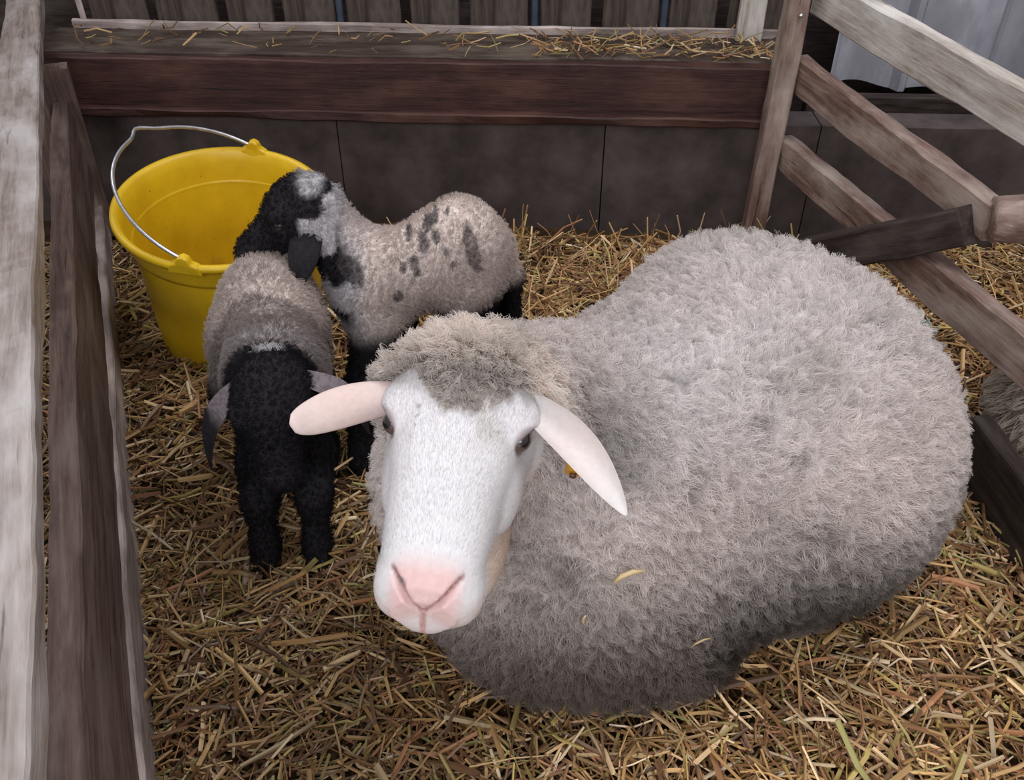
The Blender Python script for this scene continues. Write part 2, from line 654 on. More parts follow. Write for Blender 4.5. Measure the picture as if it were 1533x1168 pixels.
def straw_col(n, P=None):
    pal = np.array([[0.44, 0.28, 0.11], [0.30, 0.175, 0.06], [0.55, 0.40, 0.20], [0.20, 0.105, 0.045], [0.40, 0.31, 0.10],
                    [0.62, 0.50, 0.30], [0.33, 0.16, 0.07], [0.15, 0.085, 0.045], [0.36, 0.34, 0.12]])
    pr = np.array([0.22, 0.20, 0.10, 0.16, 0.09, 0.04, 0.09, 0.08, 0.02])
    i = rng.choice(len(pal), n, p=pr / pr.sum())
    c = pal[i] * rng.uniform(0.7, 1.7, (n, 1)) * np.array([1.14, 1.12, 1.26])
    return c


def straw(name, n, region, lift=0.0, wide=1.0, lr=(0.02, 0.085), tl=0.22):
    X = rng.uniform(region[0], region[1], n); Y = rng.uniform(region[2], region[3], n)
    L = rng.uniform(*lr, n) ** 1.0
    W = rng.uniform(0.0009, 0.0029, n) * wide
    tilt = rng.normal(size=n) * tl
    Z = gz(X, Y) + lift + rng.uniform(-0.012, 0.010, n) + np.abs(np.sin(tilt)) * L * 0.25
    az = rng.uniform(0, 6.283, n)
    P = np.stack([X, Y, Z], 1)
    # damp, trodden patches are darker, and so is the near left corner
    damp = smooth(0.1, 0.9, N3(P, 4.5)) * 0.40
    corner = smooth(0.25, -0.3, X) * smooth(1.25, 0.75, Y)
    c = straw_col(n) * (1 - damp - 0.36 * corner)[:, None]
    return straw_mesh(X, Y, Z, L, W, az, tilt, c, 0.06)


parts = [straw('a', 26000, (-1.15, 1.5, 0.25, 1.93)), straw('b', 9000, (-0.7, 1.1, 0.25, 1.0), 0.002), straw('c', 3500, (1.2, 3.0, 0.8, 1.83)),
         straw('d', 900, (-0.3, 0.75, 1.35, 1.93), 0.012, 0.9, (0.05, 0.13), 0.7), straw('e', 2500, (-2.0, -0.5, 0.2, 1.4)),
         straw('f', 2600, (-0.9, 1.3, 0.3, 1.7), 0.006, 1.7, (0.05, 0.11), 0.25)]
off = 0; VV = []; FF = []; CC = []
for v, f, c in parts:
    VV.append(v); FF.append(f + off); CC.append(c); off += len(v)
o = link('straw_bedding', mesh_np('straw_bedding', np.concatenate(VV), np.concatenate(FF), False, np.concatenate(CC)), M['straw'])
props(o, 'thick golden brown straw bedding strewn over the whole pen floor', 'straw', kind='stuff')

# ------------------------------------------------------------------ left fence (runs away to the left)
FD = np.array([-0.377, 0.926, 0.0])          # direction along the fence
F0 = np.array([-0.369, 0.40, 0.0])           # on its inner face near the viewer


def fp(s, z, out=0.0):
    p = F0 + FD * s + np.array([-0.926, -0.377, 0]) * out
    return (p[0], p[1], z)


fence = empty('side_fence', fp(0.6, 0))
props(fence, 'weathered wooden plank fence along the left side of the pen', 'fence')
board('top_rail', fp(-0.55, 0.392, 0.034), fp(2.25, 0.478, 0.064), 0.080, 0.030, M['rail_pale'], fence, warp=0.003)['label'] = 'wide pale silvery worn top rail'
board('middle_board', fp(-0.5, 0.180, 0.010), fp(1.74, 0.245, 0.018), 0.034, 0.195, M['wood_brown'], fence, warp=0.003)
board('kick_board', fp(-0.5, 0.025, 0.008), fp(1.70, 0.035, 0.008), 0.026, 0.095, M['wood_edge'], fence, warp=0.003)
for s, h_, o_ in ((-0.35, 0.365, 0.065), (1.66, 0.405, 0.065), (1.715, 0.41, 0.01)):
    board('post', fp(s, 0.0, o_), fp(s, h_, o_), 0.055, 0.055, M['wood_brown'], fence, up=(0.926, 0.377, 0))

# planks standing outside the left fence
board('leaning_plank', (-1.62, 1.62, 0.0), (-1.36, 2.12, 0.62), 0.09, 0.025, M['wood_hurdle'], up=(1, 0, 0.2))
props(bpy.data.objects['leaning_plank'], 'reddish plank leaning in the dark outside the left fence', 'plank')
board('upright_board', (-1.335, 2.02, 0.0), (-1.315, 2.02, 0.9), 0.07, 0.022, M['rail_pale'], up=(0, 1, 0))
props(bpy.data.objects['upright_board'], 'pale upright board outside the far end of the left fence', 'board')

# ------------------------------------------------------------------ back of the pen: concrete wall, manger ledge, slats
A = math.atan(-0.055)


def bw(x, back, z):
    """point on the back line: x across, back metres behind its front face"""
    return (x + 0.055 * back, 2.02 - 0.055 * x + back, z)


def box_between(name, x0, x1, b0, b1, z0, z1, m, parent=None, nx=1, mod=None):
    V = []
    for i in range(nx + 1):
        x = x0 + (x1 - x0) * i / nx
        for (bk, z) in ((b0, z0), (b1, z0), (b1, z1), (b0, z1)):
            V.append(bw(x, bk, z))
    F = [(i * 4 + j, i * 4 + 4 + j, i * 4 + 4 + (j + 1) % 4, i * 4 + (j + 1) % 4) for i in range(nx) for j in range(4)]
    F += [(3, 2, 1, 0), (nx * 4, nx * 4 + 1, nx * 4 + 2, nx * 4 + 3)]
    me = bpy.data.meshes.new(name)
    me.from_pydata(V, [], [tuple(reversed(f)) for f in F])
    return link(name, me, m, parent)


# the block wall: panels with narrow joints in one surface
xj = [-1.6, -1.12, -0.42, 0.22, 0.72, 1.35, 2.1, 3.0]
V = []; F = []
for a, b_ in zip(xj[:-1], xj[1:]):
    g = 0.0015
    base = len(V)
    for (x, bk) in ((a + g, 0), (b_ - g, 0), (b_ - g, 0.1), (a + g, 0.1)):
        V.append(bw(x, bk, -0.1)); V.append(bw(x, bk, 0.275))
    F += [(base, base + 2, base + 3, base + 1), (base + 2, base + 4, base + 5, base + 3), (base + 4, base + 6, base + 7, base + 5),
          (base + 6, base, base + 1, base + 7), (base + 1, base + 3, base + 5, base + 7)]
me = bpy.data.meshes.new('wall_back'); me.from_pydata(V, [], F)
wb = link('wall_back', me, M['concrete']); wb['kind'] = 'structure'
o = box_between('wall_far', -2.6, 3.4, 0.62, 0.68, -0.1, 1.8, M['wood_dark']); o['kind'] = 'structure'

manger = empty('feed_ledge', bw(-0.2, 0.1, 0.28))
props(manger, 'dark red-brown wooden manger ledge along the back wall under the slats', 'manger')
board('front_beam', bw(-1.14, 0.012, 0.345), bw(0.60, 0.012, 0.345), 0.036, 0.122, M['wood_red'], manger, warp=0.003)
board('lower_rail', bw(-1.14, -0.004, 0.285), bw(0.585, -0.004, 0.285), 0.045, 0.022, M['wood_red'], manger, warp=0.003)
board('ledge_board', bw(-1.16, 0.128, 0.400), bw(0.66, 0.128, 0.400), 0.195, 0.020, M['wood_ledge'], manger, warp=0.002)
board('back_lip', bw(-1.12, 0.228, 0.418), bw(0.66, 0.228, 0.418), 0.012, 0.022, M['wood_edge'], manger, warp=0.002)['label'] = 'thin whitish back edge'

slats = empty('slatted_partition', bw(-0.2, 0.26, 0.42))
props(slats, 'dark brown slatted partition rising behind the manger ledge', 'partition')
x = -1.08; k = 0
wds = [0.145, 0.15, 0.115, 0.13, 0.135, 0.12, 0.145, 0.125, 0.135, 0.115, 0.13]
while x < 0.52:
    w = wds[k % len(wds)]
    board('slat', bw(x + w / 2, 0.26, 0.41), bw(x + w / 2, 0.26, 0.95), w, 0.018, M['slat'], slats, up=(0, 1, 0), warp=0.002)
    if k in (3, 6, 8, 10):
        board('metal_bar', bw(x + w + 0.014, 0.249, 0.41), bw(x + w + 0.014, 0.249, 0.95), 0.016, 0.016, M['blue_bar'], slats, up=(0, 1, 0), warp=0.0003)['label'] = 'thin blue-grey upright bar'
    x += w + 0.028; k += 1
board('whitewashed_board', bw(0.560, 0.20, 0.411), bw(0.565, 0.21, 0.97), 0.062, 0.022, M['wood_white'], up=(0, 1, 0))
props(bpy.data.objects['whitewashed_board'], 'narrow whitewashed upright board at the right end of the manger ledge', 'board')
board('frame_strip', bw(-1.095, 0.235, 0.43), bw(-1.105, 0.235, 0.95), 0.014, 0.014, M['wood_edge'], up=(0, 1, 0))
props(bpy.data.objects['frame_strip'], 'thin whitish upright strip at the left end of the slatted partition', 'strip')

# straw lying on the ledge
n = 260
X = np.concatenate([rng.uniform(0.05, 0.60, 190), rng.uniform(-1.1, 0.1, 70)])
BK = rng.uniform(0.02, 0.21, n); BK[:190] = rng.uniform(0.02, 0.18, 190); BK = np.minimum(BK, 0.18)
tl = rng.normal(size=n) * 0.30
L = rng.uniform(0.02, 0.08, n)
v, f, c = straw_mesh(X + 0.055 * BK, 2.02 - 0.055 * X + BK, 0.413 + np.abs(np.sin(tl)) * L * 0.5 + rng.uniform(0, 0.012, n), L, rng.uniform(0.001, 0.0025, n), rng.uniform(0, 6.28, n), tl, straw_col(n) * 0.7, 0.1)
o = link('ledge_straw', mesh_np('ledge_straw', v, f, False, c), M['straw'])
props(o, 'loose straw wisps lying on the manger ledge at the back', 'straw', kind='stuff')

# ------------------------------------------------------------------ right hurdle
hur = empty('hurdle_fence', (0.66, 1.6, 0))
props(hur, 'worn wooden hurdle fence of sloping rails on the right side behind the ewe', 'fence')
board('post', (0.578, 1.900, 0.0), (0.590, 1.900, 0.85), 0.046, 0.055, M['wood_hurdle'], hur, up=(0, 1, 0), warp=0.003)
board('upper_rail', (0.640, 1.93, 0.572), (0.898, 0.35, 0.541), 0.030, 0.072, M['wood_white'], hur, warp=0.003)['label'] = 'pale cream top rail'
board('middle_rail', (0.618, 1.91, 0.420), (0.728, 1.20, 0.412), 0.032, 0.066, M['wood_hurdle'], hur, warp=0.004)
board('lower_rail', (0.618, 1.91, 0.245), (0.792, 0.35, 0.349), 0.034, 0.070, M['wood_hurdle'], hur, warp=0.004)
board('kick_board', (0.762, 1.10, 0.055), (0.785, 0.30, 0.055), 0.030, 0.13, M['wood_dark'], hur, warp=0.003)
board('post', (0.845, 0.36, 0.0), (0.850, 0.36, 0.72), 0.046, 0.055, M['wood_hurdle'], hur, up=(0, 1, 0), warp=0.003)
bpy.context.view_layer.update()
V, F = tube([(0.588, 1.872, 0.545), (0.588, 1.866, 0.545)], [0.005, 0.004], 10)
link('screw_head', mesh_np('screw_head', V, F), M['screw'], hur)

# brace pole and its pale end log
board('cross_brace', (0.545, 1.51, 0.180), (0.700, 1.215, 0.400), 0.036, 0.062, M['wood_dark'], warp=0.004)
props(bpy.data.objects['cross_brace'], 'dark board sloping up behind the ewe to the pale log on the right', 'board')
pts = [(0.715, 1.185, 0.425), (1.05, 1.10, 0.47)]
V, F = tube(np.array([np.array(pts[0]) + (np.array(pts[-1]) - np.array(pts[0])) * t for t in np.linspace(0, 1, 24)]), 0.034 + 0.003 * np.sin(np.linspace(0, 7, 24)), 20)
me = mesh_np('peeled_log', V, F)
o = link('peeled_log', me, M['wood_hurdle'])
props(o, 'pale round log end at the right edge where the middle rail stops', 'log')

# metal sheeting on the wall beyond the hurdle, wavy profile and a ragged lower edge
nx, nz = 160, 24
V = []
for i in range(nx + 1):
    x = 0.80 + 2.3 * i / nx
    ph = (x * 5.2) % 1.0
    rib = 0.028 * (smooth(0.0, 0.06, np.array(ph)) - smooth(0.14, 0.20, np.array(ph)))
    lo = 0.270 + 0.014 * math.sin(x * 9) + 0.008 * math.sin(x * 31) - 0.02 * max(0, math.sin(x * 4.0 + 1.0))
    for j in range(nz + 1):
        z = lo + (1.5 - lo) * j / nz
        V.append(bw(x, 0.30 - float(rib), z))
F = [(i * (nz + 1) + j, (i + 1) * (nz + 1) + j, (i + 1) * (nz + 1) + j + 1, i * (nz + 1) + j + 1) for i in range(nx) for j in range(nz)]
me = bpy.data.meshes.new('metal_sheet'); me.from_pydata(V, [], F)
o = link('metal_sheet', me, M['sheet'])
md = o.modifiers.new('thickness', 'SOLIDIFY'); md.thickness = 0.003
props(o, 'bluish grey ribbed metal sheet hanging beyond the hurdle at top right', 'metal sheet')
o = box_between('dark_boarding', 0.72, 3.1, 0.16, 0.20, 0.0, 0.29, M['wood_dark'])
props(o, 'low dark boarding on the ground below the metal sheet', 'boarding')

# ------------------------------------------------------------------ bucket
BC = Vector((-0.566, 1.548, -0.01))
tilt = Matrix.Rotation(math.radians(9), 4, 'X') @ Matrix.Rotation(math.radians(5), 4, 'Y') @ Matrix.Diagonal((1.03, 1.03, 1.14, 1))
BM = Matrix.Translation(BC) @ tilt
prof = [(0.0, 0.006), (0.146, 0.006), (0.152, 0.0), (0.157, 0.004), (0.158, 0.03), (0.162, 0.13), (0.166, 0.222), (0.1645, 0.228), (0.172, 0.230), (0.174, 0.238), (0.176, 0.262), (0.181, 0.270),
        (0.190, 0.272), (0.192, 0.277), (0.190, 0.283), (0.182, 0.284), (0.177, 0.278), (0.172, 0.262), (0.168, 0.235), (0.162, 0.20), (0.158, 0.12), (0.153, 0.03), (0.144, 0.014), (0.0, 0.012)]
ns = 96
V = []
for (r, z) in prof:
    for k in range(ns):
        t = 2 * math.pi * k / ns
        V.append((r * math.cos(t), r * math.sin(t), z))
F = [(i * ns + k, i * ns + (k + 1) % ns, (i + 1) * ns + (k + 1) % ns, (i + 1) * ns + k) for i in range(len(prof) - 1) for k in range(ns)]
me = mesh_np('feed_bucket', np.array(V), np.array(F))
bucket = empty('feed_bucket', BC)
props(bucket, 'large yellow plastic bucket with a wire handle tilted in the back left corner', 'bucket')
link('bucket_body', me, M['yellow'], bucket, BM)
PA = math.radians(84)        # pivot axis angle
piv = Vector((math.cos(PA), math.sin(PA), 0))
for sgn in (1, -1):
    c = piv * sgn
    tdir = Vector((-c.y, c.x, 0))
    V = []; F = []
    outl = [(-0.030, 0.268), (-0.024, 0.284), (-0.013, 0.289), (-0.009, 0.298), (0.0, 0.302), (0.009, 0.298), (0.013, 0.289), (0.024, 0.284), (0.030, 0.268)]
    for r in (0.178, 0.194):
        for (a, z) in outl:
            p = c * (r - 0.5 * a * a / 0.18) + tdir * a
            V.append((p.x, p.y, z))
    k = len(outl)
    F = [(i, i + 1, i + 1 + k, i + k) for i in range(k - 1)] + [tuple(range(k - 1, -1, -1)), tuple(range(k, 2 * k)), (0, k, 2 * k - 1, k - 1)]
    me = bpy.data.meshes.new('handle_lug'); me.from_pydata(V, [], F)
    o = link('handle_lug', me, M['yellow'], bucket, BM)
    bv = o.modifiers.new('round', 'BEVEL'); bv.width = 0.003; bv.segments = 2
# wire bail, resting over to the left and slightly kinked
q = Vector((-math.sin(PA), math.cos(PA), 0))      # towards the left rear in the rim plane
lift_a = math.radians(23)
q = (q * math.cos(lift_a) + Vector((0, 0, 1)) * math.sin(lift_a)).normalized()
pts = []
for th in np.linspace(0, 180, 61):
    t = math.radians(th)
    r = 0.182
    k = math.exp(-((th - 68) / 7.0) ** 2) * 0.016
    p = piv * (r * math.cos(t)) + q * ((r - 0.004 * math.sin(t) + k) * math.sin(t)) + Vector((0, 0, 0.290))
    pts.append(p)
pts = [Vector((0, 0, 0.290)) + piv * 0.178] + pts + [Vector((0, 0, 0.290)) - piv * 0.178]
V, F = tube([tuple(p) for p in pts], 0.0032, 10)
link('wire_handle', mesh_np('wire_handle', V, F), M['wire'], bucket, BM)


# ------------------------------------------------------------------ ears
def ear_geo(root, tip, wdir, W, cup, thick, sag=(0, 0, 0), nu=36, nv=17, twist=0.0, roll_tip=0.0, blunt=0.85):
    root, tip, wdir, sag = map(lambda a: np.array(a, float), (root, tip, wdir, sag))
    ax = tip - root; L = np.linalg.norm(ax); ax /= L
    wdir = wdir - ax * (wdir @ ax); wdir /= np.linalg.norm(wdir)
    nd = np.cross(ax, wdir)
    V = []; UV = []
    for side in (1, -1):
        for i in range(nu + 1):
            u = i / nu
            c = root + (tip - root) * u + sag * math.sin(math.pi * u) + (nd * 0)
            w = W * (0.62 + 0.75 * u - 0.35 * u * u) * max(0.0, 1 - (max(0, u - 0.30) / 0.70) ** 1.7) ** blunt + 0.0012
            a = twist * u
            wd = wdir * math.cos(a) + nd * math.sin(a)
            n2 = -wdir * math.sin(a) + nd * math.cos(a)
            for j in range(nv + 1):
                v = -1 + 2 * j / nv
                cc = cup * (1 - 0.4 * u)
                ang = v * cc
                p = c + wd * (w * math.sin(ang) / max(cc, 1e-3)) + n2 * (w * (1 - math.cos(ang)) / max(cc, 1e-3))
                p = p + n2 * (roll_tip * smooth(0.7, 1.0, np.array(u)) ** 2)
                th = thick * (1 - 0.6 * u) * math.sqrt(max(0, 1 - v * v * 0.96))
                V.append(p + n2 * th * side * 0.5)
                UV.append((u, v, side))
    m_ = (nu + 1) * (nv + 1)
    F = []
    for s in (0, 1):
        for i in range(nu):
            for j in range(nv):
                a = s * m_ + i * (nv + 1) + j
                f = (a, a + 1, a + nv + 2, a + nv + 1)
                F.append(f if s == 0 else f[::-1])
    for i in range(nu):
        for j in (0, nv):
            a = i * (nv + 1) + j; b_ = a + nv + 1
            f = (a, b_, b_ + m_, a + m_)
            F.append(f if j == 0 else f[::-1])
    for j in range(nv):
        a = nu * (nv + 1) + j
        F.append((a, a + 1, a + 1 + m_, a + m_)[::-1])
    return np.array(V), np.array(F), np.array(UV)


# ------------------------------------------------------------------ the ewe
E0 = np.array([-0.051, 0.632, 0.474])
HF = np.array([-0.125, -0.965, -0.165]); HF /= np.linalg.norm(HF)
HR = np.array([0.985, -0.106, -0.085]); HR -= HF * (HR @ HF); HR /= np.linalg.norm(HR)
HU = np.cross(HR, HF)
if HU[2] < 0: HU = -HU
HB = np.stack([HR, HF, HU])          # rows: local axes


SY = 0.87           # this ewe has a short face


def h2w(p):
    return E0 + (np.asarray(p, float) * [1, SY, 1]) @ HB


def w2h(P):
    return ((P - E0) @ HB.T) / np.array([1, SY, 1])


hy = np.array([-0.13, -0.10, -0.05, -0.01, 0.03, 0.07, 0.10, 0.130, 0.155, 0.175, 0.188, 0.196])
hw = np.array([0.055, 0.064, 0.070, 0.069, 0.060, 0.052, 0.049, 0.0460, 0.0440, 0.0400, 0.034, 0.025])
ht = np.array([0.020, 0.036, 0.046, 0.046, 0.040, 0.034, 0.028, 0.021, 0.011, -0.001, -0.010, -0.021])
hb = np.array([-0.10, -0.115, -0.122, -0.118, -0.110, -0.100, -0.092, -0.088, -0.087, -0.084, -0.079, -0.068])


def head_fn(P):
    q = w2h(P)
    x, y, z = q[..., 0], q[..., 1], q[..., 2]
    W = np.interp(y, hy, hw); T = np.interp(y, hy, ht); B = np.interp(y, hy, hb)
    zc = (T + B) / 2 + 0.10 * (T - B); H = np.where(z > zc, T - zc, zc - B)
    # lower jaw narrower than the cheeks
    jaw = smooth(0.0, 1.0, (zc - z) / (zc - B + 1e-6))
    Wj = W * (1 - 0.30 * jaw)
    r = (np.abs(x / Wj) ** 2.3 + np.abs((z - zc) / H) ** 2.3) ** (1 / 2.3)
    d = (r - 1) * np.minimum(W, H) * 0.9
    e = np.maximum(y - 0.196, -0.13 - y)
    return np.maximum(d, e)


ewe = Solid()
lo = h2w((0, 0.03, -0.04)) - 0.20; hi = h2w((0, 0.03, -0.04)) + 0.20
ewe.add(head_fn, 0.006, lo, hi)
# poll and neck
ewe.capsule(h2w((0, -0.06, -0.005)), (0.05, 0.80, 0.35), 0.052, 0.10, 0.04)
ewe.ellipsoid((-0.035, 0.785, 0.27), (0.122, 0.11, 0.15), k=0.05)
ewe.capsule(h2w((0, -0.10, -0.06)), (0.06, 0.80, 0.30), 0.065, 0.16, 0.05)
# chest, shoulders, barrel, rump
ewe.ellipsoid((0.055, 0.785, 0.19), (0.175, 0.155, 0.19), k=0.06)
ewe.ellipsoid((0.09, 0.752, 0.09), (0.175, 0.125, 0.12), k=0.05)
ewe.ellipsoid((0.20, 0.90, 0.185), (0.20, 0.19, 0.195), k=0.08)
ax = np.array([0.80, 0.60, 0]); ay = np.array([-0.60, 0.80, 0])
RB = np.stack([ax, ay, [0, 0, 1]])
ewe.ellipsoid((0.365, 0.93, 0.185), (0.265, 0.225, 0.205), RB, k=0.09)
ewe.ellipsoid((0.41, 1.03, 0.19), (0.19, 0.20, 0.215), k=0.08)
ewe.ellipsoid((0.325, 1.145, 0.215), (0.165, 0.16, 0.175), k=0.09)
ewe.ellipsoid((0.185, 1.02, 0.175), (0.15, 0.15, 0.17), k=0.08)
# near haunch and folded foreleg under the wool
ewe.ellipsoid((0.430, 0.885, 0.10), (0.17, 0.09, 0.11), RB, k=0.02)
ewe.ellipsoid((0.165, 0.722, 0.06), (0.125, 0.080, 0.080), k=0.02)
# orbital ridges, cheek, nasal bridge, lips, chin
for s in (1, -1):
    ewe.ellipsoid(h2w((s * 0.060, -0.010, 0.016)), (0.014, 0.026, 0.014), HB, k=0.014)
    ewe.ellipsoid(h2w((s * 0.066, 0.009, 0.010)), (0.012, 0.015, 0.0105), HB, k=0.006, op='s')
    ewe.ellipsoid(h2w((s * 0.050, 0.028, -0.050)), (0.016, 0.045, 0.028), HB, k=0.02)
    ewe.ellipsoid(h2w((s * 0.026, 0.165, -0.048)), (0.022, 0.026, 0.026), HB, k=0.014)
    # nostril slits, a V that meets at the philtrum
    for t in np.linspace(0, 1, 16):
        p = np.array([0.003 + 0.026 * t, 0.200 - 0.0215 * t ** 1.4, -0.034 + 0.027 * t ** 0.9])
        ewe.ellipsoid(h2w((s * p[0], p[1], p[2])), (0.0030, 0.0062, 0.0022), HB, k=0.003, op='s')
    # mouth line
    for t in np.linspace(0, 1, 18):
        y = 0.196 - 0.075 * t
        x = 0.008 + 0.036 * min(1, t * 1.8) ** 0.8
        ewe.ellipsoid(h2w((s * x, y, -0.074 + 0.006 * t)), (0.006, 0.006, 0.0016), HB, k=0.003, op='s')
ewe.ellipsoid(h2w((0, 0.178, -0.060)), (0.024, 0.018, 0.016), HB, k=0.010)
for s in (1, -1):
    ewe.ellipsoid(h2w((s * 0.034, 0.050, -0.108)), (0.026, 0.070, 0.040), HB, k=0.02)
for t in np.linspace(0, 1, 5):
    ewe.ellipsoid(h2w((0, 0.201, -0.036 - 0.022 * t)), (0.0014, 0.004, 0.004), HB, k=0.003, op='s')

hc = h2w((0, 0.10, -0.03))
gx = axis_grid(-0.26, 0.84, 0.008, [(-0.16, 0.05, 0.0022)])
gy = axis_grid(0.40, 1.45, 0.008, [(0.40, 0.68, 0.0022)])
gz_ = axis_grid(-0.06, 0.60, 0.008, [(0.32, 0.56, 0.0022)])
V, F = ewe.mesh(gx, gy, gz_)
nbody = len(V); FB = F


def topknot_mask(q):
    """1 where wool grows on the head (behind a ragged line between the eyes), head-local points"""
    x, y, z = q[:, 0], q[:, 1], q[:, 2]
    edge = -0.048 + 0.062 * np.exp(-(np.abs((x - 0.004) / 0.042)) ** 3) + 0.006 * N2(q, 140)
    edge = np.where(z < 0.012, -0.030 - 0.9 * (0.012 - z), edge)
    return smooth(edge + 0.006, edge - 0.010, y)


def wool_col(P):
    n = len(P)
    c = np.tile(np.array([0.78, 0.715, 0.69]), (n, 1))
    g = N1(P, 9) * 0.5 + N2(P, 24) * 0.4
    c *= (1 + 0.12 * g)[:, None]
    c = np.minimum(c, 0.92)
    # brightness of the top light painted into the back wool
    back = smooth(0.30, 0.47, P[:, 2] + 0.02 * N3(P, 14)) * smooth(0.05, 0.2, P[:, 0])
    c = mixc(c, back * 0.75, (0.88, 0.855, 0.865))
    # grubby belly, brisket and haunch, with shade painted in low on the chest
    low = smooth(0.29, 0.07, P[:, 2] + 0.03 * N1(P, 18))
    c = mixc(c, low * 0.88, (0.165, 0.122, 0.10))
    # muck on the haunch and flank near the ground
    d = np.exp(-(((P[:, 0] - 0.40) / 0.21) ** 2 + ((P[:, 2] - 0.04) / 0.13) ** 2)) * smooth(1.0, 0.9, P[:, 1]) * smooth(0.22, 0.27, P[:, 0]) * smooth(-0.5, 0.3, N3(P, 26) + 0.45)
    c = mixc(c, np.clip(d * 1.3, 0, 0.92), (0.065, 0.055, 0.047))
    # dirty patch on the flank, dingy neck
    d = np.exp(-(((P[:, 0] - 0.40) / 0.09) ** 2 + ((P[:, 1] - 0.83) / 0.08) ** 2 + ((P[:, 2] - 0.42) / 0.06) ** 2)) * smooth(-0.2, 0.6, N2(P, 30))
    c = mixc(c, d * 0.6, (0.30, 0.25, 0.17))
    d = np.exp(-(((P[:, 0] - 0.07) / 0.07) ** 2 + ((P[:, 1] - 0.70) / 0.10) ** 2 + ((P[:, 2] - 0.34) / 0.10) ** 2)) * smooth(-0.3, 0.6, N3(P, 34))
    c = mixc(c, d * 0.65, (0.20, 0.19, 0.18))
    d = np.exp(-(((P[:, 0] - 0.38) / 0.13) ** 2 + ((P[:, 1] - 1.26) / 0.10) ** 2))
    c = mixc(c, d * 0.45, (0.40, 0.32, 0.24))
    d = np.linalg.norm((P - [0.575, 1.06, 0.31]) / [1.0, 1.5, 0.6], axis=1)
    c = mixc(c, smooth(0.050, 0.02, d + 0.015 * N2(P, 50)) * 0.75, (0.08, 0.34, 0.32))
    sp = smooth(0.75, 1.1, N4(P, 130)) * 0.30
    return mixc(c, sp, (0.22, 0.18, 0.15))


def ewe_col(P):
    q = w2h(P)
    x, y, z = q[:, 0], q[:, 1], q[:, 2]
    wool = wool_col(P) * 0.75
    face = np.tile(np.array([0.70, 0.68, 0.695]), (len(P), 1))
    face *= (1 + 0.03 * N2(q, 60))[:, None]
    ax_ = np.abs(x)
    # pink nose leather between the nostrils
    pk = smooth(0.155, 0.180, y) * smooth(-0.046, -0.030, z + 0.6 * ax_) * smooth(0.038, 0.022, ax_)
    face = mixc(face, pk * 0.75, (0.72, 0.42, 0.40))
    lip = smooth(0.150, 0.185, y) * smooth(-0.02, -0.045, z)
    face = mixc(face, lip * 0.45, (0.74, 0.56, 0.52))
    # nostril slit colour
    t = np.clip((ax_ - 0.003) / 0.026, 0, 1)
    px_, pz_ = 0.003 + 0.026 * t, -0.034 + 0.027 * t ** 0.9
    dd = np.hypot(ax_ - px_, z - pz_)
    slit = smooth(0.0040, 0.0012, dd) * smooth(0.165, 0.172, y)
    face = mixc(face, slit * 0.8, (0.22, 0.07, 0.07))
    ph = smooth(0.004, 0.001, ax_) * smooth(0.18, 0.188, y) * smooth(-0.030, -0.040, z)
    face = mixc(face, ph * 0.7, (0.45, 0.18, 0.15))
    spot = smooth(0.0052, 0.003, np.hypot(x + 0.020, z + 0.012)) * smooth(0.15, 0.16, y)
    face = mixc(face, spot * 0.8, (0.16, 0.12, 0.12))
    # dark lids round the eyes, tear streaks
    for s in (1, -1):
        dd = np.sqrt((x - s * 0.064) ** 2 + ((y - 0.009) / 1.2) ** 2 + (z - 0.011) ** 2)
        face = mixc(face, smooth(0.0185, 0.014, dd) * 0.85, (0.13, 0.085, 0.09))
        face = mixc(face, smooth(0.032, 0.018, dd) * 0.22, (0.50, 0.42, 0.44))
    # thin dark marks beside the topknot and on the cheek
    for (a, b_, c_, r_) in ((-0.036, 0.008, 0.040, 0.003), (-0.035, 0.018, 0.040, 0.0022), (-0.036, 0.028, 0.04, 0.002), (0.034, 0.030, 0.035, 0.002), (0.040, 0.022, 0.035, 0.002)):
        dd = np.sqrt((x - a) ** 2 + (y - b_) ** 2)
        face = mixc(face, smooth(r_, r_ * 0.4, dd) * (z > 0) * 0.6, (0.25, 0.20, 0.19))
    dd = np.hypot((x - 0.055) * 0, y - 0.052)
    gm = np.exp(-(((x - 0.018) / 0.030) ** 2 + ((y - 0.022) / 0.026) ** 2)) * (z > 0) * smooth(-0.6, 0.6, N3(q, 120))
    face = mixc(face, gm * 0.55, (0.42, 0.38, 0.34))
    # creamy jaw
    jaw = smooth(-0.050, -0.085, z) * smooth(0.14, 0.10, y)
    face = mixc(face, jaw * 0.6, (0.66, 0.46, 0.33))
    m_ = topknot_mask(q)
    inhead = (y > -0.12)
    m_ = np.where(y < -0.045, 1.0, m_)
    m_ = np.maximum(m_, smooth(-0.03, -0.05, y + 0.35 * (z + 0.02)))
    m_ = np.maximum(m_, 1 - smooth(0.10, 0.075, np.abs(x)))
    far = (np.abs(x) > 0.10) | (z < -0.14) | (y < -0.10)
    m_ = np.where(far, 1.0, m_)
    return face * (1 - m_[:, None]) + wool * m_[:, None], m_


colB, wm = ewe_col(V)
# ears
e1V, e1F, e1U = ear_geo((-0.100, 0.665, 0.492), (-0.206, 0.622, 0.490), (0, 0.50, 0.86), 0.0235, 0.9, 0.007, sag=(0, 0, 0.006), twist=0.25, roll_tip=-0.010, blunt=0.40)
e2V, e2F, e2U = ear_geo((0.006, 0.665, 0.490), (0.102, 0.548, 0.447), (0.70, 0.42, 0.58), 0.030, 1.75, 0.006, sag=(0.006, 0.0, 0.010), twist=-0.15)


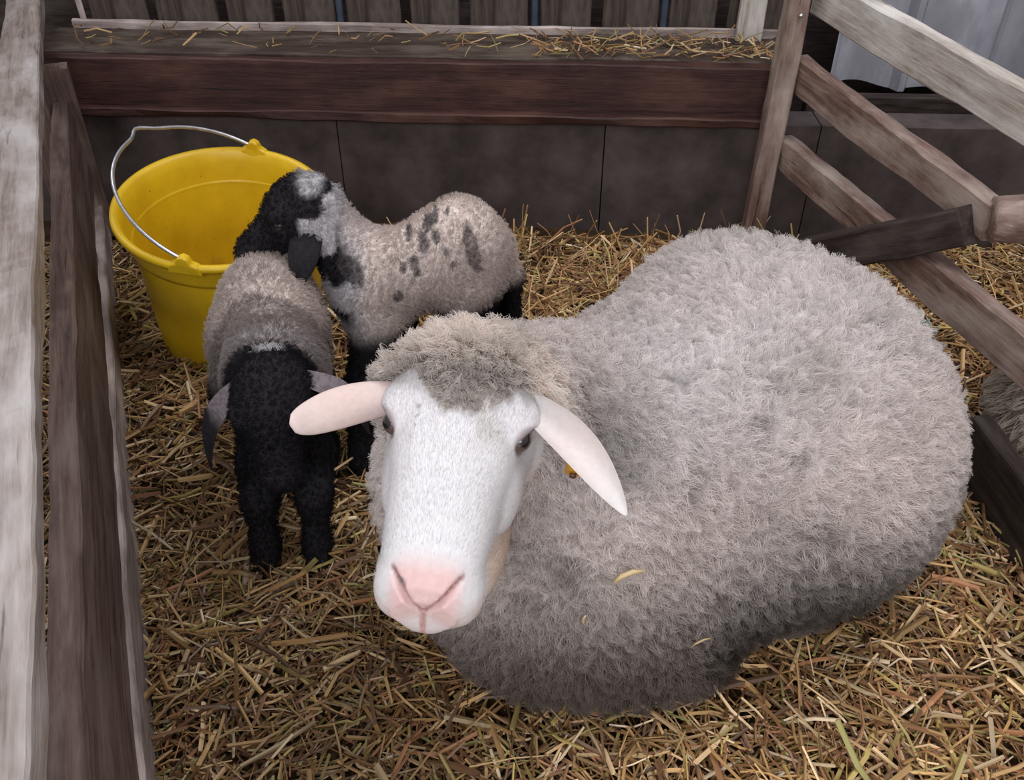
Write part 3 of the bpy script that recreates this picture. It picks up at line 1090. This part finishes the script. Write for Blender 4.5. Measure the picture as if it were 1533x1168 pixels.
def ear_col(UV, inner):
    c = np.tile(np.array([0.66, 0.62, 0.61]), (len(UV), 1))
    pinkish = smooth(0.1, 0.5, UV[:, 0]) * smooth(1.0, 0.5, UV[:, 0]) * 0.22
    c = mixc(c, pinkish, (0.74, 0.52, 0.46))
    m_ = (UV[:, 2] == inner).astype(float)
    return mixc(c, m_ * 0.35, (0.62, 0.34, 0.28))


Vall = np.concatenate([V, e1V, e2V])
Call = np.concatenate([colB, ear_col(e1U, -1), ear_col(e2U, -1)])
Fall = np.concatenate([F, e1F + len(V), e2F + len(V) + len(e1V)])
ewe_o = link('ewe', mesh_np('ewe', Vall, Fall, True, Call), M['skin'])
props(ewe_o, 'big white-faced ewe with a thick cream fleece lying on the straw', 'sheep')

# eyes
for s in (1, -1):
    c = h2w((s * 0.0575, 0.009, 0.011))
    out = h2w((s * 0.0575 + s * 0.62, 0.009 + 0.52, 0.011 + 0.50)) - c
    out /= np.linalg.norm(out)
    hor = HF - out * (HF @ out); hor /= np.linalg.norm(hor)
    ver = np.cross(out, hor)
    VV = []; CC = []
    nu, nv = 40, 28
    R_ = 0.0125
    for i in range(nv + 1):
        th = math.pi * i / nv
        for j in range(nu):
            ph = 2 * math.pi * j / nu
            d = out * math.cos(th) + (hor * math.cos(ph) + ver * math.sin(ph)) * math.sin(th)
            rr = R_ + 0.0012 * math.exp(-(th / 0.4) ** 2)
            VV.append(c + d * rr)
            a, b_ = math.sin(th) * math.cos(ph), math.sin(th) * math.sin(ph)
            if th < 0.62:
                col = (0.006, 0.006, 0.008) if abs(b_) < 0.30 and abs(a) < 0.5 else (0.045, 0.026, 0.018)
                if th > 0.52: col = (0.04, 0.025, 0.02)
            else:
                col = (0.10, 0.07, 0.065)
            CC.append(col)
    FF = [(i * nu + j, i * nu + (j + 1) % nu, (i + 1) * nu + (j + 1) % nu, (i + 1) * nu + j) for i in range(nv) for j in range(nu)]
    link('eye', mesh_np('eye', np.array(VV), np.array(FF), True, np.array(CC)), M['eye'], ewe_o)

# ear tag under the right hand ear
tc_ = np.array([0.0585, 0.598, 0.4615])
V, F = tube([tuple(tc_ + np.array([0.0, 0.004, 0.002])), tuple(tc_ - np.array([0.002, 0.006, 0.004]))], [0.0085, 0.0085], 16)
tg = link('ear_tag', mesh_np('ear_tag', V, F, False), M['tag'], ewe_o)
tg['label'] = 'small yellow-orange ear tag'
V, F = tube([tuple(tc_ - np.array([0.002, 0.005, 0.004])), tuple(tc_ - np.array([0.003, 0.009, 0.006]))], [0.0035, 0.003], 12)
link('tag_pin', mesh_np('tag_pin', V, F), M['tag_pin'], tg)

# fleece
VB = Vall[:nbody]
# bits of straw caught in the wool
kdv = kdtree.KDTree(nbody)
for i_, p_ in enumerate(VB): kdv.insert(p_, i_)
kdv.balance()
for (tx, d_, L_, w_, lab) in (((0.118, 0.66, 0.270), (0.9, 0.2, 0.25), 0.034, 0.0030, 'short pale straw flake caught in the wool right of the ewe\'s ear tip'),
                              ((0.083, 0.63, 0.225), (0.05, -0.5, 0.9), 0.020, 0.0016, 'tiny upright straw bit stuck in the wool of the ewe\'s chest'),
                              ((0.22, 0.66, 0.14), (0.9, -0.1, 0.35), 0.028, 0.0014, 'thin straw bit stuck low on the ewe\'s dirty shoulder wool')):
    p_ = np.array(kdv.find(tx)[0]); g_ = ewe.grad(p_[None])[0]; g_ /= np.linalg.norm(g_)
    d_ = np.array(d_) / np.linalg.norm(d_); d_ = d_ - g_ * (d_ @ g_) * 0.8
    p_ = p_ + g_ * 0.021
    side_ = np.cross(g_, d_) * L_ * 0.12
    v_, f_ = tube([tuple(p_ - d_ * L_ / 2), tuple(p_ - d_ * L_ * 0.2 + side_), tuple(p_ + d_ * L_ * 0.2 + side_), tuple(p_ + d_ * L_ / 2)], [w_ * 0.6, w_, w_, w_ * 0.5], 8)
    o = link('straw_bit', mesh_np('straw_bit', v_, f_, True, np.tile([0.66, 0.50, 0.27], (len(v_), 1))), M['straw'])
    props(o, lab, 'straw', 'straw bits caught in the ewe\'s fleece')



def w_fleece(C, N):
    q = w2h(C)
    _, m_ = ewe_col(C)
    vis = 0.25 + 0.75 * (N @ np.array([0.0, -0.75, 0.66]) > -0.45)
    vis *= np.where(C[:, 2] < 0.0, 0.0, 1.0)
    hd = np.linalg.norm(C - h2w((0, -0.05, 0.02)), axis=1)
    return (m_ > 0.5) * vis * (1 + 1.6 * np.exp(-(hd / 0.10) ** 2))


P, N = tri_sample(VB, FB, 150000, w_fleece)
q = w2h(P)
on_head = (np.abs(q[:, 0]) < 0.085) & (q[:, 1] > -0.085) & (q[:, 2] > -0.10)
L = np.where(on_head, 0.013 + 0.018 * smooth(0.0, -0.08, q[:, 1]), 0.022 + 0.006 * N1(P, 9))
L = np.where(on_head & (q[:, 1] > -0.02), 0.010, L)
comb = np.zeros_like(P); comb[:, 2] = -0.45
comb += 0.35 * np.stack([N1(P, 7), N2(P, 7), N3(P, 7)], 1)
comb[on_head] = np.array(0.35 * HF + 0.1 * HU) + 0.5 * np.stack([N1(P[on_head], 40), N2(P[on_head], 40), N3(P[on_head], 40)], 1)
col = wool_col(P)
hcol = np.array([0.82, 0.742, 0.69]) * (1 + 0.20 * N2(P, 50))[:, None] * (1 - 0.30 * smooth(-0.065, -0.02, q[:, 1]))[:, None]
kh = smooth(0.13, 0.07, np.linalg.norm(P - h2w((0, -0.04, 0.03)), axis=1))
col = col * (1 - kh[:, None]) + hcol * kh[:, None]
col *= rng.uniform(0.80, 1.18, (len(P), 1))
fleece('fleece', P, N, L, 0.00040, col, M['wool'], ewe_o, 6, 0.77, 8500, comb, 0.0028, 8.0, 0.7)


def w_face(C, N):
    _, m_ = ewe_col(C)
    q = w2h(C)
    nose = smooth(0.150, 0.172, q[:, 1]) * (q[:, 2] > -0.055)
    eye = np.minimum(np.linalg.norm(q - [0.064, 0.009, 0.011], axis=1), np.linalg.norm(q - [-0.064, 0.009, 0.011], axis=1))
    return (m_ < 0.5) * (1 - nose) * (eye > 0.017)


P, N = tri_sample(VB, FB, 45000, w_face)
fcol, _ = ewe_col(P)
fleece('face_hair', P, N, 0.0035, 0.00010, fcol * rng.uniform(0.92, 1.06, (len(P), 1)), M['wool'], ewe_o, 3, 0, comb=np.tile(-HF * 1.9, (len(P), 1)), jitter=0.5)


# ------------------------------------------------------------------ lambs
def rows(fwd, up):
    f = np.array(fwd, float); f /= np.linalg.norm(f)
    u = np.array(up, float); u -= f * (u @ f); u /= np.linalg.norm(u)
    r = np.cross(f, u)
    return np.stack([r, f, u])          # right, forward, up


def lamb_head(sol, c, B, s=1.0, mouth=True):
    """c: between the eyes; B rows right/forward(nose)/up"""
    def L(x, y, z): return c + (np.array([x, y, z]) * s) @ B
    sol.ellipsoid(L(0, -0.022, -0.012), np.array([0.046, 0.052, 0.046]) * s, B, 0.02)
    sol.capsule(L(0, 0.0, -0.018), L(0, 0.072, -0.030), 0.038 * s, 0.0245 * s, 0.02)
    sol.ellipsoid(L(0, 0.080, -0.036), np.array([0.025, 0.020, 0.021]) * s, B, 0.012)
    sol.capsule(L(0, -0.01, -0.042), L(0, 0.066, -0.048), 0.026 * s, 0.015 * s, 0.018)
    for q in (1, -1):
        sol.ellipsoid(L(q * 0.034, -0.002, 0.010), np.array([0.012, 0.018, 0.010]) * s, B, 0.01)
        sol.ellipsoid(L(q * 0.013, 0.098, -0.030), np.array([0.004, 0.006, 0.0025]) * s, B, 0.003, 's')
        sol.ellipsoid(L(q * 0.018, 0.085, -0.046), np.array([0.012, 0.016, 0.0015]) * s, B, 0.003, 's')
    return L


def build_lamb(name, sol, bounds, L, ears, colour, label, hooves, hair_n, eyes=True, s=1.0):
    (x0, x1), (y0, y1), (z0, z1) = bounds
    st = 0.0042
    V, F = sol.mesh(np.arange(x0, x1, st), np.arange(y0, y1, st), np.arange(z0, z1, st))
    nb = len(V)
    VV = [V]; FF = [F]; CC = [colour(V)]; off = len(V)
    for e in ears:
        ev, ef, eu = ear_geo(**e)
        VV.append(ev); FF.append(ef + off); CC.append(colour(ev, True)); off += len(ev)
    o = link(name, mesh_np(name, np.concatenate(VV), np.concatenate(FF), True, np.concatenate(CC)), M['lamb_skin'])
    props(o, label, 'lamb', 'young lambs in the pen')
    for h in hooves:
        for q in (-1, 1):
            c, d = np.array(h[0], float), np.array(h[1], float)
            d /= np.linalg.norm(d)
            sd = np.array([-d[1], d[0], 0])
            a = c + sd * 0.0085 * q
            v, f = tube([tuple(a + [0, 0, 0.026]), tuple(a + d * 0.004 + [0, 0, 0.012]), tuple(a + d * 0.010 + [0, 0, 0.0])], [0.0085, 0.0100, 0.0105], 12)
            link('hoof', mesh_np('hoof', v, f), M['hoof'], o)
    for q in (1, -1):
        c = L(q * 0.037, 0.006, -0.001)
        VV = []; nu, nv = 20, 14
        for i in range(nv + 1):
            th = math.pi * i / nv
            for j in range(nu):
                ph = 2 * math.pi * j / nu
                VV.append(c + 0.0085 * s * np.array([math.sin(th) * math.cos(ph), math.sin(th) * math.sin(ph), math.cos(th)]))
        FF = [(i * nu + j, (i + 1) * nu + j, (i + 1) * nu + (j + 1) % nu, i * nu + (j + 1) % nu) for i in range(nv) for j in range(nu)]
        link('eye', mesh_np('eye', np.array(VV), np.array(FF), True, np.tile([0.012, 0.010, 0.012], (len(VV), 1))), M['eye'], o)

    P, N = tri_sample(V, F, hair_n, lambda C, N_: np.where(np.minimum(np.linalg.norm(C - L(0.037, 0.006, -0.001), axis=1), np.linalg.norm(C - L(-0.037, 0.006, -0.001), axis=1)) < 0.013, 0.0, 1.0))
    cc = colour(P)
    lum = cc.sum(1)
    Ln = np.where(lum > 0.5, 0.009, 0.0055)
    comb = 0.5 * np.stack([N1(P, 60), N2(P, 60), N3(P, 60)], 1); comb[:, 2] -= 0.35
    fleece('lamb_wool', P, N, Ln, 0.00034, cc * rng.uniform(0.75, 1.25, (len(P), 1)), M['wool'], o, 4, 0.6, 6000, comb, 0.0012, 5, 0.5)
    return o


BLK = np.array([0.017, 0.015, 0.018])
BEI = np.array([0.56, 0.475, 0.44])

# lamb facing the viewer, head lowered
s1 = Solid()
B1 = rows((0.02, -0.52, -0.86), (0.0, -0.85, 0.5))
c1 = np.array([-0.302, 0.852, 0.320])
s1.ellipsoid((-0.372, 1.135, 0.305), (0.060, 0.068, 0.072), k=0.04)
s1.capsule((-0.370, 1.14, 0.308), (-0.330, 0.985, 0.295), 0.063, 0.063, 0.04)
s1.ellipsoid((-0.326, 0.965, 0.270), (0.060, 0.064, 0.080), k=0.04)
s1.capsule((-0.322, 0.97, 0.318), c1 + np.array([0, 0.03, 0.01]), 0.052, 0.042, 0.03)
L1 = lamb_head(s1, c1, B1, 1.06)
leg = [((-0.352, 0.955, 0.22), 0.034), ((-0.360, 0.935, 0.13), 0.021), ((-0.366, 0.910, 0.115), 0.022), ((-0.367, 0.895, 0.045), 0.0165), ((-0.367, 0.885, 0.022), 0.020)]
s1.chain(leg, 0.02)
leg = [((-0.292, 0.96, 0.22), 0.034), ((-0.290, 0.945, 0.13), 0.021), ((-0.288, 0.915, 0.115), 0.022), ((-0.290, 0.90, 0.045), 0.0165), ((-0.292, 0.892, 0.022), 0.020)]
s1.chain(leg, 0.02)
leg = [((-0.408, 1.10, 0.27), 0.052), ((-0.425, 1.07, 0.19), 0.034), ((-0.435, 1.115, 0.125), 0.019), ((-0.433, 1.065, 0.05), 0.014), ((-0.433, 1.045, 0.02), 0.018)]
s1.chain(leg, 0.025)
leg = [((-0.335, 1.12, 0.27), 0.052), ((-0.318, 1.09, 0.19), 0.034), ((-0.31, 1.135, 0.125), 0.019), ((-0.31, 1.10, 0.05), 0.014), ((-0.31, 1.08, 0.02), 0.018)]
s1.chain(leg, 0.025)
s1.chain([((-0.385, 1.205, 0.33), 0.018), ((-0.395, 1.235, 0.25), 0.014), ((-0.395, 1.24, 0.18), 0.012)], 0.02)


def colour1(P, ear=False):
    q = (P - c1) @ B1.T
    c = np.tile(BEI, (len(P), 1)) * (1 + 0.12 * N1(P, 40))[:, None]
    n = N2(P, 22) * 0.012 + N3(P, 60) * 0.006
    # darker saddle over the shoulders
    sad = smooth(1.075, 1.055, P[:, 1] + n)
    c = mixc(c, sad * 0.85, (0.24, 0.20, 0.19))
    rump = smooth(0.34, 0.25, P[:, 2] + n) * (P[:, 1] > 1.02)
    c = mixc(c, rump * 0.6, (0.12, 0.10, 0.10))
    hd = smooth(0.952, 0.935, P[:, 1] + n)
    c = mixc(c, hd, BLK)
    lo_ = smooth(0.235, 0.20, P[:, 2] + n)
    c = mixc(c, lo_, BLK)
    collar = smooth(0.02, 0.008, np.abs(P[:, 1] - 0.962 + n)) * (P[:, 2] > 0.30)
    c = mixc(c, collar * 0.5, (0.30, 0.28, 0.29))
    sp = smooth(0.018, 0.010, np.hypot((P[:, 0] + 0.310) * 0.75, P[:, 1] - 0.915 + n * 0.5)) * (P[:, 2] > 0.33)
    c = mixc(c, sp, (0.55, 0.53, 0.54))
    if ear:
        c = np.tile(BLK * 1.3, (len(P), 1))
        gm = smooth(0.26, 0.30, P[:, 2]) * smooth(-0.3, 0.3, N3(P, 60) + 0.2)
        c = mixc(c, gm * 0.75, (0.26, 0.22, 0.24))
    return c


build_lamb('lamb', s1, ((-0.52, -0.17), (0.70, 1.30), (-0.01, 0.46)), L1,
           [dict(root=L1(0.028, -0.04, -0.012) , tip=(-0.422, 0.905, 0.180), wdir=(0.9, -0.6, 0.1), W=0.019, cup=0.8, thick=0.005, sag=(-0.016, 0, 0.012)),
            dict(root=L1(-0.036, -0.04, -0.01), tip=(-0.195, 0.915, 0.235), wdir=(0.3, 1, -0.1), W=0.021, cup=0.8, thick=0.005, sag=(0.012, 0, 0.016))] if L1(0.036, 0, 0)[0] < c1[0] else
           [dict(root=L1(-0.028, -0.04, -0.012), tip=(-0.422, 0.905, 0.180), wdir=(0.9, -0.6, 0.1), W=0.019, cup=0.8, thick=0.005, sag=(-0.016, 0, 0.012)),
            dict(root=L1(0.036, -0.04, -0.01), tip=(-0.195, 0.915, 0.235), wdir=(0.3, 1, -0.1), W=0.021, cup=0.8, thick=0.005, sag=(0.012, 0, 0.016))],
           colour1, 'black-faced lamb facing the camera with its head lowered beside the yellow bucket',
           [((-0.367, 0.88, 0.002), (0, -1, 0)), ((-0.292, 0.885, 0.002), (0, -1, 0)), ((-0.433, 1.04, 0.0), (0, -1, 0)), ((-0.31, 1.07, 0.0), (0, -1, 0))], 60000, s=1.06)

# lamb standing side on behind, looking left over the bucket
s2 = Solid()
B2 = rows((-0.86, -0.10, -0.45), (-0.45, -0.1, 0.88))
c2 = np.array([-0.338, 1.195, 0.437])
s2.ellipsoid((-0.080, 1.26, 0.322), (0.068, 0.062, 0.092), k=0.04)
s2.capsule((-0.085, 1.26, 0.335), (-0.215, 1.21, 0.305), 0.072, 0.065, 0.04)
s2.ellipsoid((-0.222, 1.20, 0.300), (0.058, 0.058, 0.080), k=0.04)
s2.capsule((-0.225, 1.20, 0.328), c2 + np.array([0.040, 0.0, -0.01]), 0.052, 0.044, 0.03)
L2 = lamb_head(s2, c2, B2, 1.10)
s2.chain([((-0.215, 1.17, 0.26), 0.042), ((-0.240, 1.135, 0.155), 0.026), ((-0.247, 1.125, 0.13), 0.027), ((-0.250, 1.115, 0.05), 0.019), ((-0.256, 1.105, 0.02), 0.022)], 0.02)
s2.chain([((-0.195, 1.235, 0.26), 0.042), ((-0.195, 1.215, 0.155), 0.026), ((-0.195, 1.205, 0.13), 0.027), ((-0.205, 1.19, 0.05), 0.018), ((-0.21, 1.18, 0.02), 0.022)], 0.02)
s2.chain([((-0.075, 1.235, 0.28), 0.055), ((-0.07, 1.22, 0.20), 0.038), ((-0.025, 1.215, 0.13), 0.021), ((-0.045, 1.20, 0.05), 0.015), ((-0.055, 1.195, 0.02), 0.019)], 0.025)
s2.chain([((-0.065, 1.30, 0.28), 0.055), ((-0.05, 1.32, 0.20), 0.038), ((0.0, 1.32, 0.13), 0.021), ((-0.015, 1.31, 0.05), 0.015), ((-0.025, 1.305, 0.02), 0.019)], 0.025)
s2.chain([((-0.02, 1.275, 0.34), 0.018), ((0.0, 1.28, 0.27), 0.014), ((0.003, 1.28, 0.20), 0.012)], 0.02)
spots2 = [(-0.12, 0.41, 0.010), (-0.10, 0.415, 0.008), (-0.135, 0.375, 0.012), (-0.115, 0.385, 0.009), (-0.15, 0.36, 0.010), (-0.165, 0.355, 0.008), (-0.10, 0.37, 0.009), (-0.175, 0.315, 0.011),
          (-0.145, 0.345, 0.007), (-0.09, 0.352, 0.006), (-0.13, 0.40, 0.006), (-0.16, 0.385, 0.005)]


def colour2(P, ear=False):
    n = N2(P, 22) * 0.012 + N3(P, 70) * 0.008
    c = np.tile(BEI * 1.0, (len(P), 1)) * (1 + 0.12 * N1(P, 40))[:, None]
    x, z = P[:, 0], P[:, 2]
    for (a, b_, r_) in spots2:
        d = np.hypot((x - a) * 1.2, z - b_) + n * 0.5
        c = mixc(c, smooth(r_ * 0.75, r_ * 0.35, d) * 0.8, (0.06, 0.05, 0.055))
    d = np.hypot((x + 0.062 + (z - 0.37) * 0.25) * 3.2, (z - 0.37)) + n * 0.4
    c = mixc(c, smooth(0.040, 0.030, d) * 0.75, (0.10, 0.075, 0.07))
    # grey breast
    br = smooth(-0.21, -0.25, x + n)
    c = mixc(c, br * 0.5, (0.50, 0.50, 0.55))
    lo_ = smooth(0.262, 0.225, z + n - 0.10 * smooth(-0.15, -0.0, x) * 0.3)
    c = mixc(c, lo_, BLK)
    # piebald neck
    ne = smooth(0.25, 0.28, z) * smooth(-0.235, -0.255, x + n) * smooth(-0.335, -0.31, x + n)
    patch = smooth(-0.30, 0.05, N4(P, 95))
    c = mixc(c, ne * patch, BLK)
    c = mixc(c, ne * (1 - patch) * 0.6, (0.46, 0.44, 0.47))
    sh = smooth(0.024, 0.014, np.hypot((x + 0.245) * 1.4 + (z - 0.365) * 0.5, z - 0.365) + n * 1.2)
    c = mixc(c, sh * 0.85, (0.06, 0.05, 0.055))
    hd = smooth(-0.288, -0.302, x + n * 1.3 + 0.35 * np.clip(z - 0.455, 0, 1))
    c = mixc(c, hd, BLK)
    wp = smooth(0.022, 0.008, np.hypot((x + 0.290) * 0.8, z - 0.484) + n * 0.8)
    c = mixc(c, smooth(0.026, 0.014, np.hypot(x + 0.292, z - 0.405) + n) * 0.75, (0.46, 0.44, 0.48))
    c = mixc(c, wp * 0.8, (0.50, 0.48, 0.50))
    if ear:
        c = np.tile(BLK * 1.2, (len(P), 1))
    return c


nearside = 1 if L2(0.036, 0, 0)[1] < L2(-0.036, 0, 0)[1] else -1
build_lamb('lamb', s2, ((-0.50, 0.10), (1.03, 1.42), (-0.01, 0.54)), L2,
           [dict(root=L2(nearside * 0.022, -0.040, -0.008), tip=(-0.318, 1.125, 0.345), wdir=(-1, 0.0, 0.1), W=0.028, cup=0.7, thick=0.005, sag=(0.0, -0.02, 0.0)),
            dict(root=L2(-nearside * 0.022, -0.040, -0.008), tip=(-0.320, 1.285, 0.355), wdir=(-1, 0.0, 0.1), W=0.021, cup=0.7, thick=0.005, sag=(0.0, 0.02, 0.0))],
           colour2, 'spotted lamb standing side on with its black head turned over the yellow bucket',
           [((-0.258, 1.10, 0.0), (-0.5, -0.85, 0)), ((-0.212, 1.175, 0.0), (-0.9, -0.4, 0)), ((-0.06, 1.19, 0.0), (-1, -0.2, 0)), ((-0.03, 1.30, 0.0), (-1, -0.2, 0))], 60000, s=1.1)

# ------------------------------------------------------------------ the second ewe beyond the hurdle
s3 = Solid()
s3.ellipsoid((1.24, 1.14, 0.11), (0.30, 0.22, 0.15), k=0.06)
s3.ellipsoid((0.975, 1.12, 0.11), (0.16, 0.15, 0.12), k=0.06)
s3.ellipsoid((1.50, 1.20, 0.17), (0.22, 0.20, 0.19), k=0.08)
s3.capsule((1.62, 1.20, 0.26), (1.76, 1.16, 0.36), 0.10, 0.06, 0.05)
s3.capsule((1.76, 1.16, 0.36), (1.90, 1.12, 0.31), 0.055, 0.038, 0.03)
V, F = s3.mesh(np.arange(0.80, 2.0, 0.009), np.arange(0.80, 1.50, 0.009), np.arange(-0.06, 0.46, 0.009))
c = np.tile([0.36, 0.31, 0.26], (len(V), 1)) * (1 + 0.15 * N1(V, 20))[:, None]
sh2 = link('sheep', mesh_np('sheep', V, F, True, c * 0.8), M['lamb_skin'])
props(sh2, 'second woolly sheep lying beyond the hurdle, cut off by the right edge', 'sheep')
P, N = tri_sample(V, F, 30000, lambda C, N_: (C[:, 2] > 0) * np.where(C[:, 0] < 1.35, 1.0, 0.3))
cc = np.tile([0.60, 0.52, 0.45], (len(P), 1)) * (1 + 0.2 * N1(P, 20))[:, None] * rng.uniform(0.7, 1.2, (len(P), 1))
cb = np.zeros_like(P); cb[:, 2] = -0.8
fleece('fleece', P, N, 0.032, 0.0006, cc, M['wool'], sh2, 5, 0.8, 1500, cb, 0.002, 5, 0.5)

bpy.context.view_layer.update()
